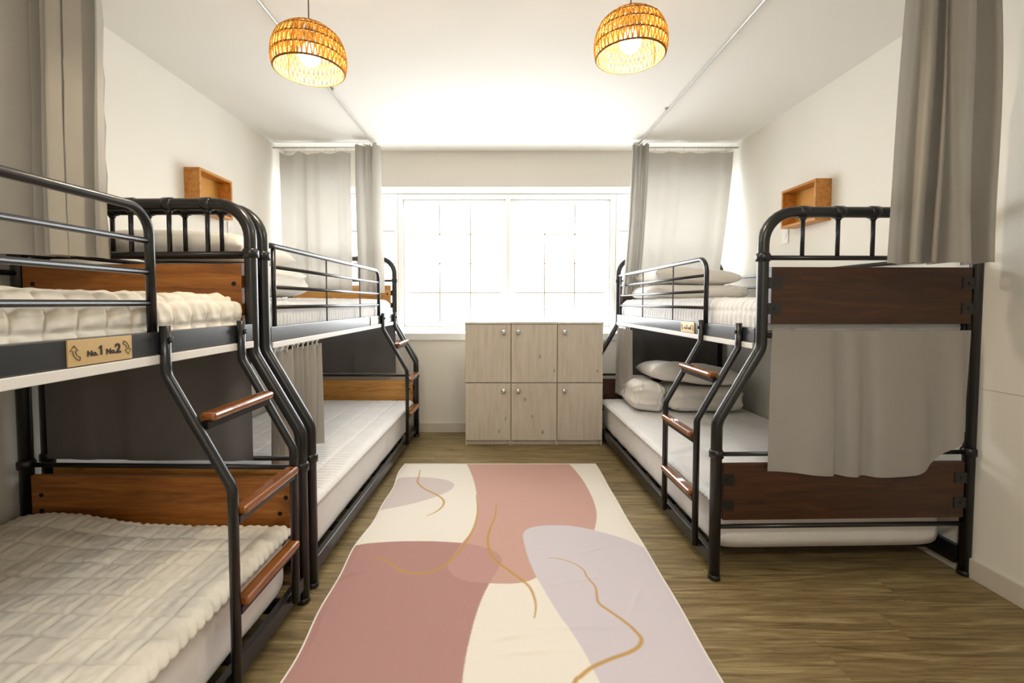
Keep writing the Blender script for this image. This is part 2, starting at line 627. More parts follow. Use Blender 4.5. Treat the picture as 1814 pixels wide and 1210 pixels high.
def make_bed(loc, rz, label, boardmat, footmat, dz, plate_text):
    b = empty('bunk_bed', loc, rz)
    tag(b, label, 'bunk bed', 'bunk beds')
    for e, y in (('foot', 0.0), ('head', BL)):
        sgn = -1 if e == 'foot' else 1
        p = part('end_frame', 'ef' + e, lambda: Geo().tube(end_frame_path(y), PR, 16), 'metal', b)
        for q, (x, z) in enumerate(((0, .557), (UF, 1.41), (BW, .557), (BW, 1.41))):
            part('collar', 'col%s%d' % (e, q), lambda: Geo().lathe([(PR + .001, -.017), (PR + .0065, -.014), (PR + .0065, .012), (PR + .003, .018), (PR + .001, .02)], (x, y, z), 16), 'metal', b)
        for q, x in enumerate((0, BW)):
            part('foot_cap', 'fc%s%d' % (e, q), lambda: Geo().lathe([(PR + .001, .0), (PR + .003, .002), (PR + .002, .02), (PR, .022)], (x, y, 0), 16), 'metal', b)
        part('crossbar', 'cb1' + e, lambda: Geo().tube([(UF, y, 1.41), (BW, y, 1.41)], .0105, 10), 'metal', b)
        part('crossbar', 'cb2' + e, lambda: Geo().tube([(0, y, .556), (BW, y, .556)], .010, 10), 'metal', b)
        part('crossbar', 'cb3' + e, lambda: Geo().tube([(0, y, .234), (BW, y, .234)], .010, 10), 'metal', b)
        part('crossbar', 'cb4' + e, lambda: Geo().tube([(UF, y, 1.075), (BW, y, 1.075)], .012, 10), 'metal', b)
        for q in range(5):
            x = .357 + .1545 * q
            part('upright', 'up%s%d' % (e, q), lambda: Geo().tube([(x, y, 1.41), (x, y, 1.606)], [.0085, .0085], 10), 'metal', b)
            part('tee_collar', 'tc%s%d' % (e, q), lambda: Geo().lathe([(PR, -.020), (PR + .0035, -.018), (PR + .0035, .018), (PR, .020)], (x, y, 1.606), 14, 'x')
                 .lathe([(.009, -.036), (.013, -.030), (.014, -.020)], (x, y, 1.606), 10), 'metal', b)
        for nm, z0, z1, x0 in (('u', 1.125, 1.37, UF + PR + .010), ('l', .266, .515, PR + .006)):
            bd = part('board', 'bd' + e + nm, lambda: Geo().box(x0, BW - PR - .004, y - .011, y + .011, z0, z1), footmat if e == 'foot' else boardmat, b, .002)
            for q, (fx, fz) in enumerate(((0, .72), (0, .27), (1, .72), (1, .27))):
                zc = z0 + (z1 - z0) * fz
                xa, xb = (x0 - .018, x0 + .045) if fx == 0 else (BW - PR - .05, BW - PR + .012)
                part('bracket', 'br%s%s%d' % (e, nm, q), lambda: Geo().box(xa, xb, y + sgn * .0125 - .0015, y + sgn * .0125 + .0015, zc - .024, zc + .024)
                     .lathe([(.006, -.002), (.006, .002)], ((xa + xb) / 2, y + sgn * .0155, zc), 8, 'y'), 'metal', b)
            for q, (xx, fz) in enumerate(((x0 + .03, .68), (x0 + .055, .42), (BW - .07, .68), (BW - .07, .42))):
                part('bolt', 'bt%s%s%d' % (e, nm, q), lambda: Geo().lathe([(.009, -.001), (.009, .001), (.005, .002)] if sgn > 0 else [(.005, -.002), (.009, -.001), (.009, .001)],
                     (xx, y - sgn * .012, z0 + (z1 - z0) * fz), 10, 'y'), 'bolt', b)
    # side rails
    part('side_rail', 'srf%g' % dz, lambda: Geo().box(UF - .016, UF + .016, PR, BL - PR, 1.062 + dz, 1.128 + dz), 'railmetal', b, .003)
    part('side_rail', 'srw', lambda: Geo().box(BW - .016, BW + .016, PR, BL - PR, 1.062, 1.128), 'railmetal', b, .003)
    for nm, x in (('f', 0), ('w', BW)):
        d = .016 if nm == 'f' else -.016
        part('side_rail', 'lr' + nm, lambda: Geo().box(x - .014, x + .014, PR, BL - PR, .066, .118)
             .box(min(x, x + d * 1.6), max(x, x + d * 1.6), PR, BL - PR, .040, .066), 'metal', b, .003)
    part('curtain_track', 'trk%g' % dz, lambda: Geo().box(UF - .022, UF + .004, PR + .006, BL - PR - .006, 1.036 + dz, 1.0615 + dz), 'track', b, .002)
    # decks
    for q in range(9):
        yy = .14 + q * (BL - .28) / 8
        part('slat', 'sl%d' % q, lambda: Geo().box(UF + .017, BW - .017, yy - .035, yy + .035, 1.072, 1.086), 'track', b)
        part('slat', 'sm%d' % q, lambda: Geo().box(.027, BW - .027, yy - .035, yy + .035, .070, .084), 'metal', b)
    # aisle guard rail
    zt = 1.478 + dz
    gy0, gy1 = .505, BL - .085
    g = part('guard_rail', 'gr%g' % dz, lambda: Geo().tube(fillet([(UF, gy0, 1.125 + dz), (UF, gy0, zt), (UF, gy1, zt)], .075, 8) + [(UF, BL - PR, zt - .004)], .0125, 12), 'metal', b)
    for q in range(3):
        part('bar', 'gb%d%g' % (q, dz), lambda: Geo().tube([(UF, gy0, 1.387 - q * .088 + dz), (UF, gy1, 1.387 - q * .088 + dz)], .0085, 10), 'metal', g)
    for q, (yy, rr) in enumerate(((gy1, .0105), (BL - .66, .004), (BL - 1.23, .004))):
        part('upright', 'gu%d%g' % (q, dz), lambda: Geo().tube([(UF, yy, 1.125 + dz), (UF, yy, zt)], rr, 8), 'metal', g)
    # wall guard rail
    for q, z in enumerate((1.425, 1.335, 1.245)):
        part('wall_bar', 'wb%d' % q, lambda: Geo().tube([(BW - .004, 0, z), (BW - .004, BL, z)], .011, 10), 'metal', b)
    # ladder
    lx = UF - .016 - .0135
    for q, yy in enumerate((.125, .495)):
        part('ladder_rail', 'la%d%g' % (q, dz), lambda: Geo().tube(fillet([(lx, yy, 1.145 + dz), (lx, yy, 1.01), (-.030, yy, .675), (-.030, yy, .085)], .06, 6), .0145, 12), 'metal', b)
        part('bolt', 'lab%d%g' % (q, dz), lambda: Geo().lathe([(.006, -.006), (.009, -.004), (.009, .004)], (lx - .016, yy, 1.105 + dz), 10, 'x'), 'metal', b)
    for q, (x, z) in enumerate(((.058, .868), (-.030, .588), (-.030, .310))):
        tr = part('tread', 'td%d' % q, lambda: Geo().box(x - .030, x + .018, .141, .479, z, z + .025), 'tread', b, .009)
        part('tread_bar', 'tb%d' % q, lambda: Geo().box(x - .012, x + .012, .139, .481, z - .024, z - .0005), 'metal', tr, .002)
    # number plate
    y0, y1, z0, z1 = .600, .776, 1.068 + dz, 1.122 + dz
    pm = CACHE.setdefault('plate%g' % dz, Geo().box(UF - .0205, UF - .0165, y0, y1, z0 - .004, z1 + .004).mesh('number_plate'))
    pt = obj('number_plate', pm, 'plate', b, .0008)
    pt['label'] = 'gold engraved number plate'
    if plate_text:
        lettering(plate_text, pt, UF - .0212, y1, y0, (z0 + z1) / 2, z1 - z0)
    return b


def textmesh(txt, size, bold=0):
    cu = bpy.data.curves.new('lettering', 'FONT')
    cu.body = txt
    cu.size = size
    cu.extrude = .0003
    cu.offset = bold
    cu.resolution_u = 3
    to = bpy.data.objects.new('lettering', cu)
    COL.objects.link(to)
    dg = bpy.context.evaluated_depsgraph_get()
    me = bpy.data.meshes.new_from_object(to.evaluated_get(dg))
    bpy.data.objects.remove(to)
    return me


def curved_arrow(size, flip):
    """outlined bent arrow in the x-y plane"""
    outer, inner = [], []
    n = 10
    Rr = size * .62
    for i in range(n + 1):
        a = R(180 + 78 * i / n)
        outer.append((Rr * math.cos(a) * 1.0, Rr * math.sin(a) * 1.15))
        inner.append((Rr * .70 * math.cos(a), Rr * .76 * math.sin(a)))
    loop = outer + inner[::-1]
    hx, hy = -Rr * .85, 0
    loop = loop + [(hx + Rr * .48, 0), (hx, Rr * .62), (hx - Rr * .48, 0)]
    pts = [(x + Rr * .55, y + Rr * .25) for x, y in loop]
    if flip:
        pts = [(-x, -y) for x, y in pts]
    g = Geo()
    g.tube([(x, y, 0) for x, y in pts], size * .022, 4, False, True)
    return g.mesh('arrow')


def lettering(txt, parent, u, ya, yb, zc, h):
    """letters on a plate whose reading direction runs along local -y"""
    def place(me, s0, dz0, name):
        o = obj(name, me, 'ink', parent)
        # text x -> -y, text y -> z, text z -> -x
        o.matrix_local = Matrix(((0, 0, -1, u), (-1, 0, 0, ya - s0), (0, 1, 0, zc + dz0), (0, 0, 0, 1)))
        return o
    w = ya - yb
    a, bnum = txt
    def digit(d):
        if d != '1':
            return textmesh(d, h * .62, .0013)
        q = h * .44
        g = Geo().prism([(.12 * q, .66 * q), (.12 * q, .80 * q), (.34 * q, .98 * q), (.52 * q, .98 * q), (.52 * q, 0), (.30 * q, 0), (.30 * q, .74 * q)], -.0003, .0003)
        return g.mesh('lettering')
    place(textmesh('No.', h * .34, .0008), w * .265, -h * .20, 'lettering')
    place(digit(a), w * .425, -h * .20, 'lettering')
    place(textmesh('No.', h * .34, .0008), w * .555, -h * .20, 'lettering')
    place(digit(bnum), w * .705, -h * .20, 'lettering')
    place(curved_arrow(h * .62, False), w * .12, 0, 'arrow')
    place(curved_arrow(h * .62, True), w * .89, 0, 'arrow')


BR = dict(loc=(.944, 1.962, 0), rz=R(1.5))
B1 = dict(loc=(-.800, 1.805, 0), rz=R(180 - 1.4))
B2 = dict(loc=(-.759, 4.085, 0), rz=R(180 - 1.2))
make_bed(label='black metal bunk bed with dark stained end boards along the right wall', boardmat='board_dark', footmat='board_dark', dz=-.022, plate_text=('5', '6'), **BR)
make_bed(label='nearest black metal bunk bed on the left, plate reading No.1 No.2', boardmat='board', footmat='board', dz=0.006, plate_text=('1', '2'), **B1)
make_bed(label='black metal bunk bed on the left nearest the window, honey coloured boards', boardmat='board_honey', footmat='board_honey', dz=-.014, plate_text=None, **B2)


# ------------------------------------------------------------------ mattresses and pads
def arcmap(s, lo, hi, r):
    """sheet coordinate -> (position, drop) over rounded edges"""
    a, bq = lo + r, hi - r
    pos, drop = s.copy(), np.zeros_like(s)
    for sign, edge in ((-1, a), (1, bq)):
        d = (s - edge) * sign
        m1 = (d > 0) & (d < r * math.pi / 2)
        t = d / r
        pos = np.where(m1, edge + sign * r * np.sin(t), pos)
        drop = np.where(m1, r * (1 - np.cos(t)), drop)
        m2 = d >= r * math.pi / 2
        pos = np.where(m2, edge + sign * r, pos)
        drop = np.where(m2, r + (d - r * math.pi / 2), drop)
    return pos, drop


def draped(name, x0, x1, y0, y1, zt, r, drop, quilt, res=.012, extra=None):
    ext = r * (math.pi / 2 - 1) + max(drop - r, 0)
    if drop < r:
        ext = r * math.acos(1 - drop / r) - r
    s = np.linspace(x0 - ext, x1 + ext, int((x1 - x0 + 2 * ext) / res))
    t = np.linspace(y0 - ext, y1 + ext, int((y1 - y0 + 2 * ext) / res))
    Sg, Tg = np.meshgrid(s, t, indexing='ij')
    X, dx = arcmap(Sg, x0, x1, r)
    Y, dy = arcmap(Tg, y0, y1, r)
    Z = zt - np.maximum(dx, dy)
    P = np.stack([X, Y, Z], -1)
    du = np.gradient(P, axis=0)
    dv = np.gradient(P, axis=1)
    N = np.cross(du, dv)
    N /= np.linalg.norm(N, axis=-1, keepdims=True) + 1e-9
    D = quilt(Sg, Tg)
    P = P + N * D[..., None]
    if extra is not None:
        P[..., 2] += extra(X, Y)
    return grid(name, P)


def quilt_fn(cs, ct, amp, seed, wr=.002, w=.010, lengthwise=0):
    """puffed cells between stitch lines cs apart across and ct apart along"""
    def f(s, t):
        s2 = s + .005 * wob(s, t, seed, 2.5)
        t2 = t + .005 * wob(s, t, seed + 1, 2.5)
        ds = np.abs((s2 / cs + .5) % 1 - .5) * cs
        dt = np.abs((t2 / ct + .5) % 1 - .5) * ct
        q = (1 - np.exp(-(ds / w) ** 1.3)) * (1 - np.exp(-(dt / w) ** 1.3))
        o = amp * q + wr * wob(s, t, seed + 2, 20) * q + wr * wob(s, t, seed + 3, 5) + .004 * wob(s, t, seed + 4, 1.3)
        if lengthwise:
            o = o + lengthwise * np.abs(wob(s + .3 * t * .15, t * .10, seed + 6, 16, 5)) * q
        return o
    return f


def rounded_slab(name, x0, x1, y0, y1, z0, z1, r=.05, seed=0, res=.03):
    """mattress body: rounded cross sections stacked along y"""
    n, m = 48, 60
    ys = np.concatenate([[y0], np.linspace(y0, y1, m), [y1]])
    cx, cz = (x0 + x1) / 2, (z0 + z1) / 2
    hx, hz = (x1 - x0) / 2, (z1 - z0) / 2
    th = np.linspace(0, 2 * math.pi, n * 4, endpoint=False)
    P = np.zeros((len(th), len(ys), 3))
    for j, yv in enumerate(ys):
        e = min(yv - y0, y1 - yv)
        k_ = 0 if e >= r else r - math.sqrt(max(r * r - (r - e) ** 2, 0))
        ax, az = hx - k_, hz - k_
        if j in (0, len(ys) - 1):
            ax, az = .001, .001
        c, s_ = np.cos(th), np.sin(th)
        ex = .16
        px = ax * np.sign(c) * np.abs(c) ** ex
        pz = az * np.sign(s_) * np.abs(s_) ** (ex * 1.6)
        P[:, j, 0] = cx + px
        P[:, j, 1] = yv
        P[:, j, 2] = cz + pz
    wv = .004 * wob(P[..., 0] + P[..., 2] * 2, P[..., 1], seed, 3)
    P[..., 0] += wv * np.sign(P[..., 0] - cx)
    me = grid(name, P, True)
    return me


def bedding(B, label_side, seed, q_up, _, q_lo, hump, pad_mat, res=.009):
    loc, rz = B['loc'], B['rz']
    o = obj('mattress', rounded_slab('mattress', .034, 1.10, .050, BL - .05, .086, .330, .06, seed), 'sheet', loc=loc, rz=rz)
    tag(o, 'white sheeted mattress on the lower deck of the ' + label_side, 'mattress', 'lower deck mattresses')
    f = q_lo

    def ruffle(s, t):
        base = f(s, t)
        e = np.minimum(np.minimum(s - .03, 1.105 - s), np.minimum(t - .05, BL - .05 - t))
        m = np.clip((.035 - e) / .035, 0, 1)
        return base * (1 - m) + m * .004 * np.sin((s + t) * 2 * math.pi / .034) + .012
    o = obj('mattress_pad', draped('mattress_pad', .028, 1.106, .055, BL - .055, .330, .02, .022, ruffle, res, hump), pad_mat, loc=loc, rz=rz)
    o.modifiers.new('thickness', 'SOLIDIFY').thickness = .006
    tag(o, 'quilted pad with ruffled border over the lower mattress of the ' + label_side, 'mattress pad', 'lower deck pads')
    o = obj('mattress', rounded_slab('mattress', UF + .040, BW - .030, .055, BL - .055, 1.088, 1.225, .05, seed + 9), 'sheet', loc=loc, rz=rz)
    tag(o, 'thin mattress under the quilted cover, upper deck of ' + label_side, 'mattress', 'upper deck mattresses')
    o = obj('quilted_cover', draped('quilted_cover', UF + .030, BW - .022, .045, BL - .045, 1.236, .055, .142, q_up, res), pad_mat, loc=loc, rz=rz)
    tag(o, 'quilted cover over the upper mattress of the ' + label_side, 'mattress cover', 'upper deck quilted covers')


def hump1(x, y):
    return .045 * np.exp(-((x - .95) / .22) ** 2 - ((y - .06) / .30) ** 2) + .006 * wob(x, y, 3, 1.2)


bedding(B1, 'nearest left bunk', 10, quilt_fn(.076, .078, .015, 21, .0055, .0065), None, quilt_fn(.10, .082, .008, 22, .0030, .0055, .0055), hump1, 'quilt', .0062)
bedding(B2, 'left bunk by the window', 30, quilt_fn(.090, .034, .007, 31, .0022, .008), None, quilt_fn(.16, .038, .008, 32, .0012, .009), None, 'quilt_white')
bedding(BR, 'right hand bunk', 50, quilt_fn(.090, .040, .009, 51, .0028, .009), None, quilt_fn(.30, .030, .005, 52, .0022, .008, .003), None, 'quilt_white')


# ------------------------------------------------------------------ pillows and duvets
def pillow_mesh(w, d, h, seed):
    n = 34
    a = np.linspace(-1, 1, n)
    a = np.sign(a) * np.abs(a) ** .8
    A, Bq = np.meshgrid(a, a, indexing='ij')
    prof = np.clip((1 - A ** 4) * (1 - Bq ** 4), 0, 1) ** .36
    sx = 1 - .07 * (1 - Bq ** 2)
    sy = 1 - .07 * (1 - A ** 2)
    wr = 1 + .10 * wob(A, Bq, seed, .9) + .05 * wob(A, Bq, seed + 7, 2.6)
    lay = []
    for sg in (1, -1):
        z = sg * h / 2 * prof * wr * (1 if sg > 0 else .8)
        lay.append(np.stack([A * w / 2 * sx, Bq * d / 2 * sy, z], -1))
    top, bot = grid('pillow', lay[0]), grid('pillow', lay[1][::-1])
    import bmesh
    bm = bmesh.new()
    bm.from_mesh(top)
    bm.from_mesh(bot)
    bmesh.ops.remove_doubles(bm, verts=bm.verts, dist=1e-4)
    me = bpy.data.meshes.new('pillow')
    bm.to_mesh(me)
    bm.free()
    me.polygons.foreach_set('use_smooth', [True] * len(me.polygons))
    return me


def duvet_mesh(w, d, h, layers, seed, crumple=.030):
    n, m = 96, 56
    th = np.linspace(0, 2 * math.pi, n, endpoint=False)
    ph = np.linspace(-math.pi / 2, math.pi / 2, m)
    Tg, Pg = np.meshgrid(th, ph, indexing='ij')

    def pw(v, e): return np.sign(v) * np.abs(v) ** e
    x = pw(np.cos(Pg), .3) * pw(np.cos(Tg), .35)
    y = pw(np.cos(Pg), .3) * pw(np.sin(Tg), .35)
    z = pw(np.sin(Pg), .55)
    lev = (z + 1) / 2 * layers
    groove = 1 - np.abs(np.sin(math.pi * lev)) ** .5
    groove = np.where((z > -.98) & (z < .98), groove, 0)
    k_ = 1 - .10 * groove + .035 * wob(Tg * .6, z, seed, .7) + .02 * wob(x * 2, y * 2, seed + 1, 1.3) + crumple * wob(Tg * 1.1 + x, z * 1.5 + y, seed + 5, 1.6, 8)
    P = np.stack([x * w / 2 * k_, y * d / 2 * k_, z * h / 2 * (1 + .08 * wob(x, y, seed + 2, .8))], -1)
    return grid('folded_duvet', P, True)


def put(name, me, B, u, v, z, rzl, label, cat, tilt=(0, 0), group=None):
    o = obj(name, me, 'pillow')
    m = Matrix.Translation(B['loc']) @ Matrix.Rotation(B['rz'], 4, 'Z') @ Matrix.Translation((u, v, z)) @ Matrix.Rotation(rzl, 4, 'Z') @ Matrix.Rotation(tilt[0], 4, 'X') @ Matrix.Rotation(tilt[1], 4, 'Y')
    o.matrix_world = m
    tag(o, label, cat, group)
    return o


put('folded_duvet', duvet_mesh(.60, .46, .20, 2, 3), BR, .72, 1.74, .455, .03, 'folded white duvet on the lower deck of the right hand bunk', 'duvet')
put('rolled_duvet', duvet_mesh(.25, .50, .23, 2, 8, .075), BR, .282, 1.80, .470, -.05, 'crumpled white duvet roll beside the grey curtain of the right lower deck', 'duvet', (0, .1))
put('pillow', pillow_mesh(.72, .46, .17, 4), BR, .62, 1.70, .640, -.06, 'white pillow resting on the folded duvet of the right lower deck', 'pillow', (R(-4), R(5)))
put('folded_duvet', duvet_mesh(.80, .56, .12, 1, 13), BR, .64, 1.78, 1.296, .02, 'folded white duvet on the upper deck of the right hand bunk', 'duvet')
put('pillow', pillow_mesh(.70, .46, .15, 6), BR, .62, 1.76, 1.412, .05, 'white pillow topping the folded duvet of the right upper deck', 'pillow', (R(-3), R(3)))
put('folded_duvet', duvet_mesh(.74, .62, .16, 1, 23), B2, .64, 1.78, 1.322, .04, 'crumpled white duvet on the upper deck of the left bunk by the window', 'duvet')
put('pillow', pillow_mesh(.72, .48, .16, 16), B2, .66, 1.88, 1.462, -.03, 'white pillow on the duvet behind the near arched bed end', 'pillow', (R(3), R(-2)))


# ------------------------------------------------------------------ curtains
def curtain_mesh(p0, p1, zt, zb, folds, amp, seed, amp_top=None, flare=1.0, drift=(0, 0), belly=0, zbot=None, ztop=None, rows=36, irr=.35, wtop=1.0, tubes=False):
    amp_top = amp * .6 if amp_top is None else amp_top
    cols = max(40, int(folds * 22))
    s = np.linspace(0, 1, cols)
    t = np.linspace(0, 1, rows)
    Sg, Tg = np.meshgrid(s, t, indexing='ij')
    p0, p1 = np.array(p0, float), np.array(p1, float)
    d = p1 - p0
    ln = np.linalg.norm(d)
    n = np.array([-d[1], d[0]]) / ln
    wsc = wtop + (flare - wtop) * Tg
    along = .5 + (Sg - .5) * wsc
    ph = 2 * math.pi * folds * (Sg + irr * .12 * np.sin(2 * math.pi * Sg * 1.7 + seed) + .012 * np.sin(3 * Tg + seed))
    fold = np.sin(ph) + .35 * np.sin(ph * .53 + seed) + .12 * np.sin(2.1 * ph + seed * 2)
    # sharpen a little, like pressed cloth
    fold = np.tanh(fold * 1.1) * 1.0
    if tubes:   # rounded tubes of cloth with sharp creases between them
        ph = ph + .55 * np.sin(2 * math.pi * Sg * 2.3 + seed)
        fold = 1 - 2 * np.abs(np.sin(ph / 2)) ** .75
        fold = fold + .45 * np.sin(ph * .31 + seed)
    A = amp_top + (amp - amp_top) * np.clip(Tg * 1.4, 0, 1)
    off = fold * A + .35 * A * wob(Sg * 2, Tg * .7, seed + 3, .8) + belly * np.sin(math.pi * Tg)
    shear = np.cos(ph) * A * .35
    X = p0[0] + d[0] * along + n[0] * off + drift[0] * Tg ** 1.5 + d[0] / ln * shear
    Y = p0[1] + d[1] * along + n[1] * off + drift[1] * Tg ** 1.5 + d[1] / ln * shear
    zb_ = np.full_like(Sg, zb) if zbot is None else zb + zbot(Sg)
    zt_ = np.full_like(Sg, zt) if ztop is None else zt + ztop(Sg)
    Z = zt_ + (zb_ - zt_) * Tg
    return grid('curtain', np.stack([X, Y, Z], -1))


def curtain(label, mat='curtain', group=None, B=None, hooks=None, **kw):
    o = obj('curtain', curtain_mesh(**kw), mat, loc=B['loc'] if B else None, rz=B['rz'] if B else None)
    tag(o, label, 'curtain', group)
    if hooks:
        n, up, r = hooks
        p0, p1 = Vector(kw['p0']), Vector(kw['p1'])
        for i in range(n):
            q = p0.lerp(p1, (i + .5) / n)
            z = kw['zt']
            obj('hook', Geo().tube([(q.x, q.y, z - .012), (q.x, q.y, z + up)], r, 6)
                .lathe([(r * 2.2, -.004), (r * 2.6, 0), (r * 2.2, .004)], (q.x, q.y, z + up - .004), 8), 'ring', o)
    return o


# under the bunks, in the bed's own frame
curtain('light grey curtain hung across the near foot of the right hand bunk', 'curtain_bunk_shaded', B=BR, p0=(UF + .026, -.040), p1=(BW - .050, -.036), zt=1.098, zb=.475, folds=4.2, amp=.020, seed=2, amp_top=.004,
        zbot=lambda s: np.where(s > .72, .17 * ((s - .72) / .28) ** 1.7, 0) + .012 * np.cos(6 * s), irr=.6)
curtain('shade-darkened grey curtain closing the foot of the nearest left bunk', 'curtain_unlit', B=B1, p0=(UF + .035, -.042), p1=(BW - .04, -.042), zt=1.074, zb=.565, folds=2.6, amp=.010, seed=5, amp_top=.004, irr=.6)
curtain('shade-darkened grey curtain closing the far foot of the left bunk by the window', 'curtain_unlit', B=B2, p0=(UF + .005, -.042), p1=(BW - .03, -.042), zt=1.072, zb=.572, folds=3.4, amp=.010, seed=8, amp_top=.004, irr=.6)
curtain('shade-darkened grey curtain behind the pillows at the head of the right hand bunk', 'curtain_unlit', B=BR, p0=(UF + .06, BL - .034), p1=(BW - .04, BL - .034), zt=1.068, zb=.54, folds=3.0, amp=.010, seed=11, amp_top=.004, irr=.6)
curtain('pleated grey curtain bunched under the left bunk by the window', 'curtain_bunk_shaded', B=B2, p0=(UF - .01, BL - .52), p1=(UF - .01, BL - .035), zt=1.000, zb=.46, folds=7.5, amp=.026, seed=14, hooks=(9, .022, .004), irr=.3)
curtain('pleated grey curtain bunched at the head of the right lower deck', 'curtain_bunk_shaded', B=BR, p0=(UF - .008, BL - .40), p1=(UF - .008, BL - .03), zt=.988, zb=.40, folds=5.5, amp=.028, seed=17, hooks=(7, .024, .004), irr=.3)

# ceiling rods
ZR = H - .028
XCL, XCR = -1.085, 1.185
YCB = 4.015


def rod(pts, label, ends):
    o = obj('curtain_rod', Geo().tube(pts, .0075, 8), 'rod')
    tag(o, label, 'curtain rod')
    for p in ends:
        obj('bracket', Geo().lathe([(.014, H - .006 - p[2]), (.014, H - p[2])], p, 10).tube([p, (p[0], p[1], H - .004)], .005, 6), 'rod', o)
    return o


rod([(XCL, -.6, ZR), (XCL, YCB, ZR)], 'thin pale curtain rod along the ceiling above the left bunks', [(XCL, .6, ZR), (XCL, 3.0, ZR), (XCL, YCB, ZR)])
rod([(XCR, -.6, ZR), (XCR, YCB, ZR)], 'thin pale curtain rod along the ceiling above the right bunk', [(XCR, .6, ZR), (XCR, 3.3, ZR), (XCR, YCB, ZR)])
for pts, lb in (([(xl(YCB) + .001, YCB, ZR - .012), (XCL, YCB, ZR - .012)], 'short curtain rod between left wall and ceiling rod by the window'),
                ([(XCR, YCB, ZR - .012), (xr(YCB) - .001, YCB, ZR - .012)], 'short curtain rod between right wall and ceiling rod by the window'),
                ([(xl(1.54) + .001, 1.543, ZR - .012), (XCL, 1.809, ZR - .012)], 'short curtain rod above the foot of the nearest left bunk'),
                ([(XCR, 1.868, ZR - .012), (xr(1.77) - .001, 1.769, ZR - .012)], 'short curtain rod above the near foot of the right bunk')):
    o = tag(obj('curtain_rod', Geo().tube(pts, .0065, 8), 'rod'), lb, 'curtain rod')

ZT = ZR - .045
curtain('backlit grey curtain panel over the window beside the left wall', p0=(-1.925, YCB), p1=(-1.30, YCB), zt=ZT, zb=1.31, folds=3.3, amp=.022, seed=21, amp_top=.016, hooks=(7, .04, .003), ztop=lambda s: -.03 * np.abs(np.sin(s * math.pi * 3.5)) * np.clip(1.2 - s, 0, 1), irr=.8)
curtain('gathered grey curtain at the end of the left ceiling rod', p0=(-1.245, YCB - .07), p1=(-1.04, YCB - .04), zt=ZR - .012, zb=1.30, folds=3, amp=.04, seed=25, amp_top=.035, tubes=True, hooks=(4, .014, .003), drift=(.015, .02))
curtain('backlit grey curtain panel over the window beside the right wall', p0=(1.285, YCB), p1=(2.03, YCB), zt=ZT, zb=1.30, folds=2.4, amp=.016, seed=28, amp_top=.012, hooks=(6, .04, .003), ztop=lambda s: -.012 * np.abs(np.sin(s * math.pi * 4)), drift=(-.10, 0), irr=.8, flare=.93)
curtain('gathered grey curtain swept inward at the end of the right ceiling rod', p0=(1.12, YCB - .09), p1=(1.27, YCB - .06), zt=ZR - .012, zb=1.28, folds=3, amp=.04, seed=31, amp_top=.035, tubes=True, hooks=(4, .014, .003), drift=(-.075, .0))
curtain('thick grey curtain hanging beside the left wall in front of the near arched bed end', p0=(-1.93, 1.56), p1=(-1.455, 1.70), zt=ZT, zb=1.385, folds=8.0, amp=.055, seed=36, amp_top=.05, hooks=(7, .04, .003), flare=1.03, irr=.9, rows=60, tubes=True)
curtain('thick grey curtain hanging over the near foot of the right bunk', p0=(1.535, 1.83), p1=(1.90, 1.79), zt=ZT, zb=1.372, folds=3.6, amp=.075, seed=40, amp_top=.06, hooks=(7, .04, .003), flare=1.05, wtop=.80, irr=.9, rows=60, tubes=True)

# ================================================================== lockers
LX = [-.297, .092, .483, .872]
LY, LZ = 3.828, 1.049
names = ('leftmost of the three whitewashed pine lockers under the window', 'middle of the three whitewashed pine lockers under the window', 'rightmost of the three whitewashed pine lockers, beside the right bunk')
for i in range(3):
    x0, x1 = LX[i] + .001, LX[i + 1] - .001
    w = x1 - x0
    c = empty('locker', (x0, LY, 0))
    tag(c, names[i], 'locker', 'lockers under the window')
    dp = .285
    t = .014
    g = Geo()
    g.box(0, t, .018, dp, 0, LZ - .016).box(w - t, w, .018, dp, 0, LZ - .016)
    g.box(t, w - t, .02, dp, .046, .060).box(t, w - t, .02, dp, .525, .540).box(t, w - t, dp - .008, dp, .06, LZ - .016)
    obj('body', g, 'lockerbody', c)
    obj('top', Geo().box(0, w, -.004, dp, LZ - .016, LZ + (.003 if i == 1 else 0)), 'lockerbody', c, .0015)
    obj('plinth', Geo().box(t + .001, w - t - .001, .030, .044, .001, .046), 'lockerbody', c)
    for z0, z1 in ((.540, LZ - .019), (.044, .532)):
        d = obj('door', Geo().box(.003, w - .003, 0, .0165, z0, z1), 'locker', c, .0015)
        kx = w - .062 if i == 0 else .058
        kz = z1 - .062
        obj('knob', Geo().lathe([(.013, .002), (.013, 0), (.009, -.004), (.009, -.013), (.020, -.018), (.023, -.026), (.018, -.034), (.005, -.037)][::-1], (kx, 0, kz), 18, 'y'), 'chrome', d)

# ================================================================== wall shelves
def wall_shelf(xw, sx, y0, y1, z0, z1, dp, label):
    s_ = empty('wall_shelf', (xw, y0, z0))
    tag(s_, label, 'shelf', 'wall box shelves')
    L_, h_ = y1 - y0, z1 - z0
    t = .016

    def bx(a, b_, *r): return Geo().box(min(a * sx, b_ * sx), max(a * sx, b_ * sx), *r)
    obj('top_board', bx(.001, dp, 0, L_, h_ - t, h_), 'shelf', s_, .001)
    obj('bottom_board', bx(.001, dp, 0, L_, 0, t), 'shelf', s_, .001)
    obj('side_board', bx(.001, dp, 0, t, t + .0005, h_ - t - .0005), 'shelf', s_, .001)
    obj('side_board', bx(.001, dp, L_ - t, L_, t + .0005, h_ - t - .0005), 'shelf', s_, .001)
    obj('back_panel', bx(.001, .007, t, L_ - t, t, h_ - t), 'shelfback', s_)


